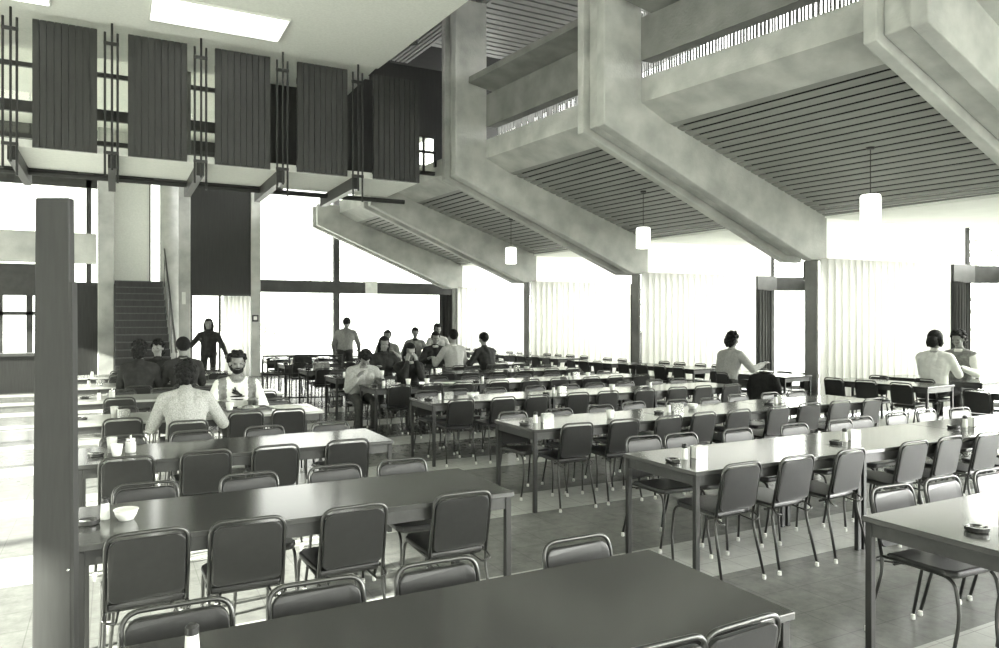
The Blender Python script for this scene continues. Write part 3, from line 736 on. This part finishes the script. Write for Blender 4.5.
def chair(xb, yb, face, label, group, jit=2.5, exact=False):
    """(xb, yb) is where the top of the back stands; face is the heading of the seat front: +Y = 0, -Y = pi, +X = -pi/2"""
    if CH['p'] is None: CH['p'] = o = chair_proto()
    else: o = copy_tree(CH['p'])
    a = face + (0 if exact else math.radians(rnd.uniform(-jit, jit)))
    o.location = (xb - .262 * math.sin(a), yb + .262 * math.cos(a), 0); o.rotation_euler = (0, 0, a)
    o['label'] = label; o['category'] = 'chair'; o['group'] = group; CH['n'] += 1
    return o
ORD = ['first', 'second', 'third', 'fourth', 'fifth', 'sixth', 'seventh', 'eighth', 'ninth', 'tenth', 'eleventh', 'twelfth']

LX0 = [-.15, -.15, -.22, -.36, -.46, -.56, -.64]; LX1 = 2.0; RX0, RL = 3.27, 1.63
LY = [1.69, 3.61, 5.60, 7.80, 9.88, 11.95, 14.0]
RY = [1.62, 3.53, 5.55, 7.85, 9.95, 12.0, 14.05, 16.1, 18.15]
LROW = ['foremost', 'second', 'third', 'fourth', 'fifth', 'sixth', 'seventh']
tl = ['empty dark-topped dining table in the foreground, foremost in the left block',
      'dark-topped dining table with white bowl, right behind the foremost table',
      'glossy dining table with tumbler and ashtray, third from front in left block',
      'lightened-top dining table where the man in raglan shirt eats, fourth in left block',
      'lightened-top dining table behind the raglan man, fifth in left block',
      'lightened-top dining table of the dark-clothed group, sixth in left block',
      'rearmost lightened-top dining table of the left block, before the dark stair']
for k, (y, l) in enumerate(zip(LY, tl)): table(LX0[k], y, LX1 - LX0[k], l, 'dining tables of the left block', top='laminate' if k < 3 else 'laminate_lightened')
col3 = ['left', 'middle', 'right']
for j, y in enumerate(RY):
    for k in range(3):
        if j == 0 and k > 0: continue
        off = (0, .05, .12)[k] if j == 2 else 0
        l = ('dark dining table at the bottom right corner with ashtray and shakers' if j == 0 else
             'glossy dining table, %s one of three in the right block, row %s from front' % (col3[k], ORD[j]))
        table(RX0 + k * (RL + .005), y + off, RL, l, 'dining tables of the right block')

GC = 'dining chairs'
def taken(block, j, sd, x): return any(b == block and jj == j and s_ == sd and abs(x - sx) < .30 for b, jj, s_, sx in SEATS)
for (b_, j_, s_, x_), who in zip(SEATS, SEATED):
    y_ = (LY if b_ == 'L' else RY)[j_]
    yb_ = y_ - .27 - .245 if s_ == 0 else y_ + .75 + .28 + .245
    chair(x_, yb_, 0 if s_ == 0 else PI, 'dark chair occupied by the ' + who, GC, exact=True)
near = {0: [(.72, 0), (1.39, 0), (1.71, 0)], 1: [(.14, 0), (.56, 0), (1.07, 0), (1.66, 0)], 2: [(.09, 0), (.59, .04), (1.07, 0), (1.61, 0)], 3: [(.09, 0), (.62, -.06), (1.20, 0), (1.62, 0)]}
far = {0: [(.19, 0), (.64, 0), (1.1, 0), (1.74, 0)], 1: [(.17, 0), (.73, 0), (1.25, 0), (1.70, 0)], 2: [(.08, -.02), (.59, 0), (1.17, 0), (1.75, 0)]}
def side_word(n): return 'near' if n == 0 else 'far'
for j, y in enumerate(LY):
    for sd in (0, 1):
        sl = (near, far)[sd].get(j) or [(.12 + .53 * k + rnd.uniform(-.04, .04), rnd.uniform(-.04, .06)) for k in range(4)]
        for k, (x, dy) in enumerate(sl):
            yb = (y - .055 + min(dy, 0)) if sd == 0 else (y + .75 + (.16 if j == 0 else .25) + dy)
            f = 0 if sd == 0 else PI
            if taken('L', j, sd, x): continue
            lab = 'dark vinyl chair, %s from left, %s side of the left block\'s %s table' % (ORD[k], side_word(sd), LROW[j])
            chair(x, yb, f, lab, GC)
for j, y in enumerate(RY):
    for sd in (0, 1):
        n = 0
        for t in range(3 if j else 1):
            off = (0, .05, .12)[t] if j == 2 else 0
            for k in range(3):
                if j == 0 and sd == 0 and k > 1: continue
                x = RX0 + t * (RL + .005) + .33 + .52 * k + rnd.uniform(-.05, .05)
                if j == 0 and sd == 1: x = (3.84, 4.30, 4.79)[k]
                if j == 0 and sd == 0: x = (4.02, 4.5)[k]
                if j == 1 and sd == 0 and t == 0: x = (3.60, 4.12, 4.66)[k]
                if j == 1 and sd == 0 and t == 1: x = (5.40, 5.88, 6.38)[k]
                if j == 1 and sd == 1 and t < 2: x = ((3.74, 4.10, 4.70), (5.36, 5.95, 6.3))[t][k]
                if j == 2 and sd == 0 and t == 0: x = (3.69, 4.22, 4.75)[k]
                yb = (y + off - .055 - abs(rnd.gauss(0, .02))) if sd == 0 else (y + off + .75 + .30 + rnd.uniform(-.05, .06))
                if j == 2 and sd == 1: yb -= .08
                if j == 0: yb = (y - .06 if sd == 0 else 2.60)
                lab = 'dark vinyl chair, %s from left, %s side of the right block\'s %s row' % (ORD[n], side_word(sd), ORD[j])
                if taken('R', j, sd, x): n += 1; continue
                if j >= 4 and t == 0 and rnd.random() < .12 and k == 1: n += 1; continue
                chair(x, yb, 0 if sd == 0 else PI, lab, GC, jit=4); n += 1

# window tables: long side along the facade
WT = []
wb = [(0, 'right-hand bay'), (1, 'middle bay'), (2, 'far bay'), (3, 'farthest bay')]
for b, bn in wb:
    dy = 4.47 * b; dx = -.30 * b; rz = math.radians(4.4)
    for y0, L, w in ((4.30, RL, 'nearer'), (6.50, RL if b == 0 else 2.17, 'farther')):
        if b == 0 and w == 'nearer': pass
        X = 11.10 + dx
        # rotated so that its length runs along +Y
        o = table(X, y0 + dy, L, 'dining table beside the curtains of the %s, the %s of the pair' % (bn, w), 'window-side dining tables', rz + PI / 2)
        n = int(L / .5)
        for k in range(n):
            yy = y0 + dy + .28 + .53 * k
            sh = -.0765 * (yy - y0 - dy)
            if not (b == 1 and w == 'nearer' and k < 2): chair(X - .75 - .06 + sh - abs(rnd.gauss(0, .04)), yy, -PI / 2 + rz, 'dark chair, %s along room side of the %s\'s %s window table' % (ORD[k], bn, w), GC, jit=5)
            if not (b == 0 and w == 'farther' and k < 2):
                chair(X + .28 + sh, yy + rnd.uniform(-.04, .04), PI / 2 + rz, 'dark chair, %s along window side of the %s\'s %s window table' % (ORD[k], bn, w), GC, jit=5)
# table by the right-hand window with the boy
o = table(12.55, 6.55, RL, 'sunlit table between the white-topped woman and the boy', 'window-side dining tables', PI / 2 + math.radians(4.4))
chair(11.25, 7.06, -PI / 2, 'chair under the woman in the pale top at the right window', GC, exact=True)
chair(13.08, 7.42, PI / 2, 'chair under the boy in the dark vest at the right window', GC, exact=True)
chair(9.49, 9.60, -PI / 2 - .1, 'dark chair under the man in pale pullover reaching right', GC, exact=True)
print('chairs', CH['n'])

# ------------------------------------------------------------------ things on the tables
PR = {}
def ashtray():
    r = empty('ashtray'); MB().lathe([(.044, 0), (.05, .005), (.052, .024), (.041, .024), (.034, .009), (.01, .007)], n=18).build('bowl', M['dark_plastic'], r)
    MB().ell((.01, .0, .014), (.024, .018, .007)).build('ash', M['cl_mid'], r)
    MB().tube([(.016, .01, .018), (.048, .018, .029)], .004, 6).build('cigarette_end', M['paper'], r); return r
def shaker():
    r = empty('shaker'); MB().lathe([(.021, 0), (.022, .01), (.018, .075), (.016, .08)], n=14).build('body', M['china'], r)
    MB().lathe([(.019, .078), (.019, .098), (.012, .106)], n=14).build('cap', M['black'], r); return r
def napkin():
    r = empty('napkin_holder'); mb = MB(); mb.box(-.055, .055, -.03, -.027, 0, .085); mb.box(-.055, .055, .027, .03, 0, .085); mb.box(-.055, .055, -.03, .03, 0, .004)
    mb.build('case', M['chrome'], r); MB().box(-.05, .05, -.02, .02, .004, .08).build('napkins', M['paper'], r); return r
def bowl():
    r = empty('bowl'); MB().lathe([(.032, 0), (.034, .005), (.046, .022), (.054, .05), (.051, .05), (.043, .022), (.028, .010), (.01, .008)], n=24).build('basin', M['china'], r, smooth=True)
    MB().lathe([(.0545, .047), (.0565, .0495), (.0545, .052), (.0515, .0495)], n=24).build('rim', M['china'], r); return r
def tumbler():
    r = empty('tumbler'); MB().lathe([(.028, 0), (.036, .11), (.033, .11), (.026, .01), (.005, .008)], n=16).build('glass', M['glass_jar'], r, smooth=True)
    MB().lathe([(.0255, .0), (.031, .055), (.01, .056)], (0, 0, .011), 14).build('drink', M['paper'], r); return r
def cup():
    r = empty('cup'); MB().lathe([(.026, 0), (.030, .008), (.041, .082), (.038, .082), (.028, .012), (.005, .010)], n=16).build('vessel', M['china'], r, smooth=True)
    MB().lathe([(.033, .0), (.034, .004), (.004, .005)], (0, 0, .055), 14).build('drink', M['food'], r); return r
def sugar():
    r = empty('sugar_jar'); MB().lathe([(.032, 0), (.036, .01), (.036, .075), (.03, .085)], n=16).build('jar', M['glass_jar'], r)
    MB().lathe([(.031, .084), (.033, .088), (.030, .104), (.008, .108), (.007, .125)], n=14).build('lid', M['chrome'], r); return r
def plate():
    r = empty('plate'); MB().lathe([(.07, 0), (.075, .004), (.115, .018), (.113, .021), (.07, .008), (.01, .008)], n=24).build('dish', M['china'], r)
    MB().ell((.01, .01, .02), (.06, .05, .02)).build('meal', M['food'], r); MB().ell((-.04, -.03, .016), (.03, .03, .014)).build('side_helping', M['china'], r); return r
def tray():
    r = empty('tray'); mb = MB(); mb.box(-.23, .23, -.16, .16, 0, .008)
    for a in ((-.23, .23, -.16, -.15), (-.23, .23, .15, .16), (-.23, -.22, -.16, .16), (.22, .23, -.16, .16)): mb.box(*a, .008, .022)
    mb.build('base', M['tray'], r); return r
MK = dict(ashtray=ashtray, shaker=shaker, napkin_holder=napkin, bowl=bowl, tumbler=tumbler, cup=cup, sugar_jar=sugar, plate=plate, tray=tray)
def put(kind, x, y, label, rz=None, z=TZ):
    if kind not in PR: PR[kind] = o = MK[kind]()
    else: o = copy_tree(PR[kind])
    o.location = (x, y, z + .0005); o.rotation_euler = (0, 0, rnd.uniform(0, 6.28) if rz is None else rz)
    tag(o, label, kind.replace('_', ' '), kind.replace('_', ' ') + 's on the tables')
    return o
put('ashtray', -.10, 3.97, 'dark round ashtray at left end of the table with white bowl')
put('shaker', -.03, 4.04, 'white shaker with black cap beside the white bowl')
put('bowl', .06, 3.98, 'white ribbed bowl at left end of second table from front')
put('shaker', .20, 2.24, 'white shaker at the far left of the empty foreground table')
put('ashtray', -.10, 5.92, 'dark round ashtray on third left table, near the grey post')
put('tumbler', 0.0, 6.05, 'pale tumbler on third left table')
put('cup', .03, 5.88, 'small cup in front of the tumbler, third left table')
put('sugar_jar', .12, 5.98, 'glass jar with lid beside tumbler, third left table')
put('ashtray', -.26, 8.15, 'dark ashtray at left end of the fourth left table')
put('napkin_holder', .10, 8.14, 'napkin holder at left end of the fourth left table', .3)
put('tumbler', .02, 8.2, 'pale tumbler beside napkin holder, fourth left table')
put('ashtray', -.30, 10.35, 'dark ashtray at left end of the fifth left table')
put('shaker', -.14, 10.2, 'shaker on the fifth left table')
put('sugar_jar', .0, 10.2, 'glass jar on the fifth left table')
put('shaker', -.30, 12.3, 'shaker at left end of the sixth left table')
put('napkin_holder', -.15, 12.3, 'napkin holder at left end of the sixth left table', .2)
put('cup', .8, 12.35, 'white cup on the sixth left table')
put('shaker', -.3, 14.4, 'shaker at left end of the rearmost left table')
put('cup', .75, 14.45, 'white cup on the rearmost left table')
rr_ = ['bottom right corner table', 'second', 'third', 'fourth', 'fifth', 'sixth', 'seventh', 'eighth', 'ninth']
for j, y in enumerate(RY):
    for k in range(3 if j else 1):
        off = (0, .05, .12)[k] if j == 2 else 0
        x = RX0 + k * (RL + .005) + .10
        where = 'on the bottom right corner table' if j == 0 else '%s table of the right block\'s %s row' % (col3[k], rr_[j])
        put('ashtray', x + (.12 if j == 0 else 0), y + off + .34 + rnd.uniform(-.03, .03), 'dark ashtray with ends, ' + where)
        put('shaker', x + .14 + (.26 if j == 0 else 0), y + off + .36 + rnd.uniform(-.03, .03), 'white shaker with black cap, ' + where)
        if (j + k) % 3 != 2 or j < 3: put('napkin_holder', x + .26 + (.22 if j == 0 else 0), y + off + .36, 'bright napkin holder, ' + where, rnd.uniform(-.3, .3))
        if j >= 2 and (j * 2 + k) % 3 == 1: put('cup', x + .6 + rnd.uniform(-.2, .5), y + off + .3 + rnd.uniform(-.1, .2), 'white cup left standing, ' + where)
        if j >= 2 and (j + k) % 4 == 3: put('bowl', x + .6 + rnd.uniform(-.2, .2), y + off + .5, 'white bowl left standing, ' + where)
put('bowl', 3.98, 8.3, 'white heaped bowl on the right block\'s fourth row, left table')
put('tray', 1.28, 8.25, 'dark tray with a meal in front of the raglan man', .05)
put('plate', 1.30, 8.26, 'white plate of food on the raglan man\'s tray', z=TZ + .009)
put('cup', 1.10, 8.20, 'white cup on the raglan man\'s tray', z=TZ + .009)
put('plate', .62, 8.02, 'plate in front of the pale-shirted back-turned person')
put('cup', 3.92, 10.35, 'white cup beside the bowed man in knitted sweater')
put('plate', 3.72, 10.45, 'plate before the bowed man in knitted sweater')
put('cup', 4.2, 10.30, 'white cup in front of the woman with pale scarf')
def sheet(x, y, rz, lab, s=.3):
    mb = MB()
    for i in range(3): mb.box(-s / 2, s / 2, -.21, .21, .0005 + .003 * i, .003 + .003 * i, Matrix.Rotation(.12 * (i - 1), 4, 'Z'))
    o = mb.build('newspaper', M['paper']); o.location = (x, y, TZ); o.rotation_euler = (0, 0, rz); tag(o, lab, 'paper')
sheet(1.72, 8.25, .3, 'loose white papers at right end of the raglan man\'s table')
sheet(4.55, 10.32, .9, 'crumpled white paper beside the woman with pale scarf', .16)
sheet(10.75, 9.9, .2, 'white papers on the window table of the reaching man', .25)

# jacket on a chair back
r_ = empty('jacket', (9.72, 8.80, 0), -PI / 2 + math.radians(4.4))
mb = MB()
prof = [(-.25, .30), (-.27, .62), (-.20, .80), (.20, .80), (.27, .60), (.24, .28), (.1, .33), (-.1, .27)]
mb.prism(prof, lambda p, k: (p[0], (-.10, -.02)[k] - .05 * (p[1] - .4) - .02 * math.sin(p[0] * 25), p[1]))
mb.build('body', M['cl_black'], r_, bevel=.03)
for s in (-1, 1): MB().tube([(s * .22, -.07, .76), (s * .29, -.08, .55), (s * .27, -.06, .33)], [.055, .06, .05], 10).build('sleeve', M['cl_black'], r_, smooth=True)
MB().tube([(-.1, -.05, .81), (0, -.09, .82), (.1, -.05, .81)], .03, 8).build('collar', M['cl_black'], r_, smooth=True)
tag(r_, 'black jacket hung over a chair back beside the reaching man', 'jacket')
chair(9.64, 8.80, -PI / 2 + math.radians(4.4), 'chair hidden under the black jacket beside the reaching man', GC, exact=True)

# barrier rail by the end window
r_ = empty('guard_rail', (2.85, 14.9, 0))
for z in (.97, .60): MB().tube([(-.15, .45, z), (1.35, .0, z)], .022, 8).build('rail', M['black'], r_)
for t in (0, .33, 1): MB().tube([(-.15 + 1.5 * t, .45 - .45 * t, 0), (-.15 + 1.5 * t, .45 - .45 * t, .98)], .016, 8).build('upright', M['black'], r_)
MB().tube([(-.15, .45, .12), (1.35, .0, .12)], .014, 8).build('rail', M['black'], r_)
tag(r_, 'black tubular guard rail before the bright end window', 'rail')
# trolley just entering at the left edge
r_ = empty('trolley', (-2.05, 11.9, 0), .3)
for z in (.28, .8): MB().box(-.35, .25, -.25, .25, z, z + .03).build('shelf', M['tray'], r_, bevel=.01)
for x in (-.33, .23):
    for y in (-.23, .23):
        MB().tube([(x, y, .1), (x, y, .86)], .014, 8).build('upright', M['tube'], r_)
        w_ = MB().lathe([(.02, -.02), (.055, -.018), (.06, 0), (.055, .018), (.02, .02)], n=16); 
        for v in w_.bm.verts: v.co = (v.co.x + x, v.co.z + y, v.co.y + .06)
        w_.build('wheel', M['black'], r_)
tag(r_, 'dark wheeled trolley cut off by the left picture edge', 'trolley')
# bags and trays on far tables
def box_bag(x, y, z, sx, sy, sz, m, lab, nm='bag'):
    r = empty(nm, (x, y, z)); MB().prism([(-sx, 0), (sx, 0), (sx * .92, sz), (-sx * .92, sz)], lambda p, k: (p[0], (-sy, sy)[k], p[1])).build('body', m, r, bevel=.02)
    MB().tube(arc_path([(-sx * .4, 0, sz), (-sx * .4, 0, sz + .09), (sx * .4, 0, sz + .09), (sx * .4, 0, sz)], [.04, .04], 4), .01, 6).build('handle', M['black'], r)
    tag(r, lab, 'bag')
box_bag(3.75, 16.5, TZ, .20, .10, .20, M['cl_dark'], 'dark bag on the far table left of the standing man')
box_bag(3.65, 14.45, TZ, .16, .08, .13, M['cl_mid'], 'grey bag on a far table right of the guard rail')
# ------------------------------------------------------------------ planting outside
def shrub(x, y, h, r, lab, seed):
    rr = random.Random(seed); o = empty('tree', (x, y, -.25))
    mb = MB(); mb.tube([(0, 0, 0), (.1, .05, h * .4), (0, .1, h * .8)], [.10, .07, .03], 8)
    for k in range(9):
        a = rr.uniform(0, 6.28); z = h * rr.uniform(.3, .75); mb.tube([(0.05, .05, z), (math.cos(a) * r * .8, math.sin(a) * r * .8, z + h * rr.uniform(.1, .3))], [.035, .01], 6)
    mb.build('trunk', M['bark'], o)
    bm = bmesh.new()
    for k in range(520):
        a = rr.uniform(0, 6.28); u = rr.uniform(-1, 1); q = r * rr.random() ** .4
        c = V((math.cos(a) * q * math.sqrt(1 - u * u), math.sin(a) * q * math.sqrt(1 - u * u), h * .68 + u * q * .9 * h / (2.6 * r)))
        s = rr.uniform(.05, .12); d1 = V((rr.gauss(0, 1), rr.gauss(0, 1), rr.gauss(0, 1))).normalized(); d2 = d1.cross(V((rr.gauss(0, 1), rr.gauss(0, 1), rr.gauss(0, 1)))).normalized()
        bm.faces.new([bm.verts.new(c + d1 * s), bm.verts.new(c + d2 * s * .5), bm.verts.new(c - d1 * s), bm.verts.new(c - d2 * s * .5)])
    me = bpy.data.meshes.new('foliage'); bm.to_mesh(me); bm.free(); me.materials.append(M['leaf'])
    f = bpy.data.objects.new('foliage', me); COL.objects.link(f); f.parent = o
    tag(o, lab, 'tree', 'pale trees outside the windows')
shrub(7.4, 27.5, 6.0, 1.7, 'glare-whitened leafy tree outside the end window', 3)
shrub(4.2, 26.0, 2.2, .8, 'low glare-whitened shrub outside the end window beside the pier', 4)
shrub(19.5, 11.5, 4.5, 1.4, 'glare-whitened tree outside the window left of the nearest thin column', 5)
shrub(19.5, 5.5, 4.5, 1.5, 'glare-whitened tree outside the window at the right picture edge', 6)

# ------------------------------------------------------------------ light
w = bpy.data.worlds.new('sky'); scene.world = w; w.use_nodes = True
nt = w.node_tree; bg = nt.nodes['Background']; bg.inputs['Color'].default_value = (1, 1, .985, 1)
# hazy white sky, plus an added glow to brighten the window side
tc = nt.nodes.new('ShaderNodeTexCoord'); dp = nt.nodes.new('ShaderNodeVectorMath'); dp.operation = 'DOT_PRODUCT'
dp.inputs[1].default_value = V((.92, -.36, .25)).normalized(); nt.links.new(tc.outputs['Generated'], dp.inputs[0])
mx = nt.nodes.new('ShaderNodeMath'); mx.operation = 'MAXIMUM'; mx.inputs[1].default_value = 0; nt.links.new(dp.outputs['Value'], mx.inputs[0])
pw = nt.nodes.new('ShaderNodeMath'); pw.operation = 'POWER'; pw.inputs[1].default_value = 2.5; nt.links.new(mx.outputs[0], pw.inputs[0])
ml = nt.nodes.new('ShaderNodeMath'); ml.operation = 'MULTIPLY_ADD'; ml.inputs[1].default_value = 64.0; ml.inputs[2].default_value = 6.0
nt.links.new(pw.outputs[0], ml.inputs[0]); nt.links.new(ml.outputs[0], bg.inputs['Strength'])
sun = bpy.data.lights.new('sun', 'SUN'); sun.energy = 75; sun.angle = .02; sun.color = (1, 1, .94)
so = bpy.data.objects.new('sun', sun); COL.objects.link(so)
so.rotation_euler = V((.80, .14, -.295)).to_track_quat('-Z', 'Y').to_euler()
scene.view_settings.view_transform = 'Standard'; scene.view_settings.look = 'None'; scene.view_settings.gamma = 1; scene.view_settings.use_curve_mapping = False
scene.view_settings.exposure = -0.88
scene.cycles.max_bounces = 10; scene.cycles.diffuse_bounces = 5; scene.cycles.glossy_bounces = 4; scene.cycles.transparent_max_bounces = 16; scene.cycles.transmission_bounces = 6
scene.cycles.use_denoising = True; scene.cycles.sample_clamp_indirect = 10; scene.cycles.caustics_reflective = False; scene.cycles.caustics_refractive = False
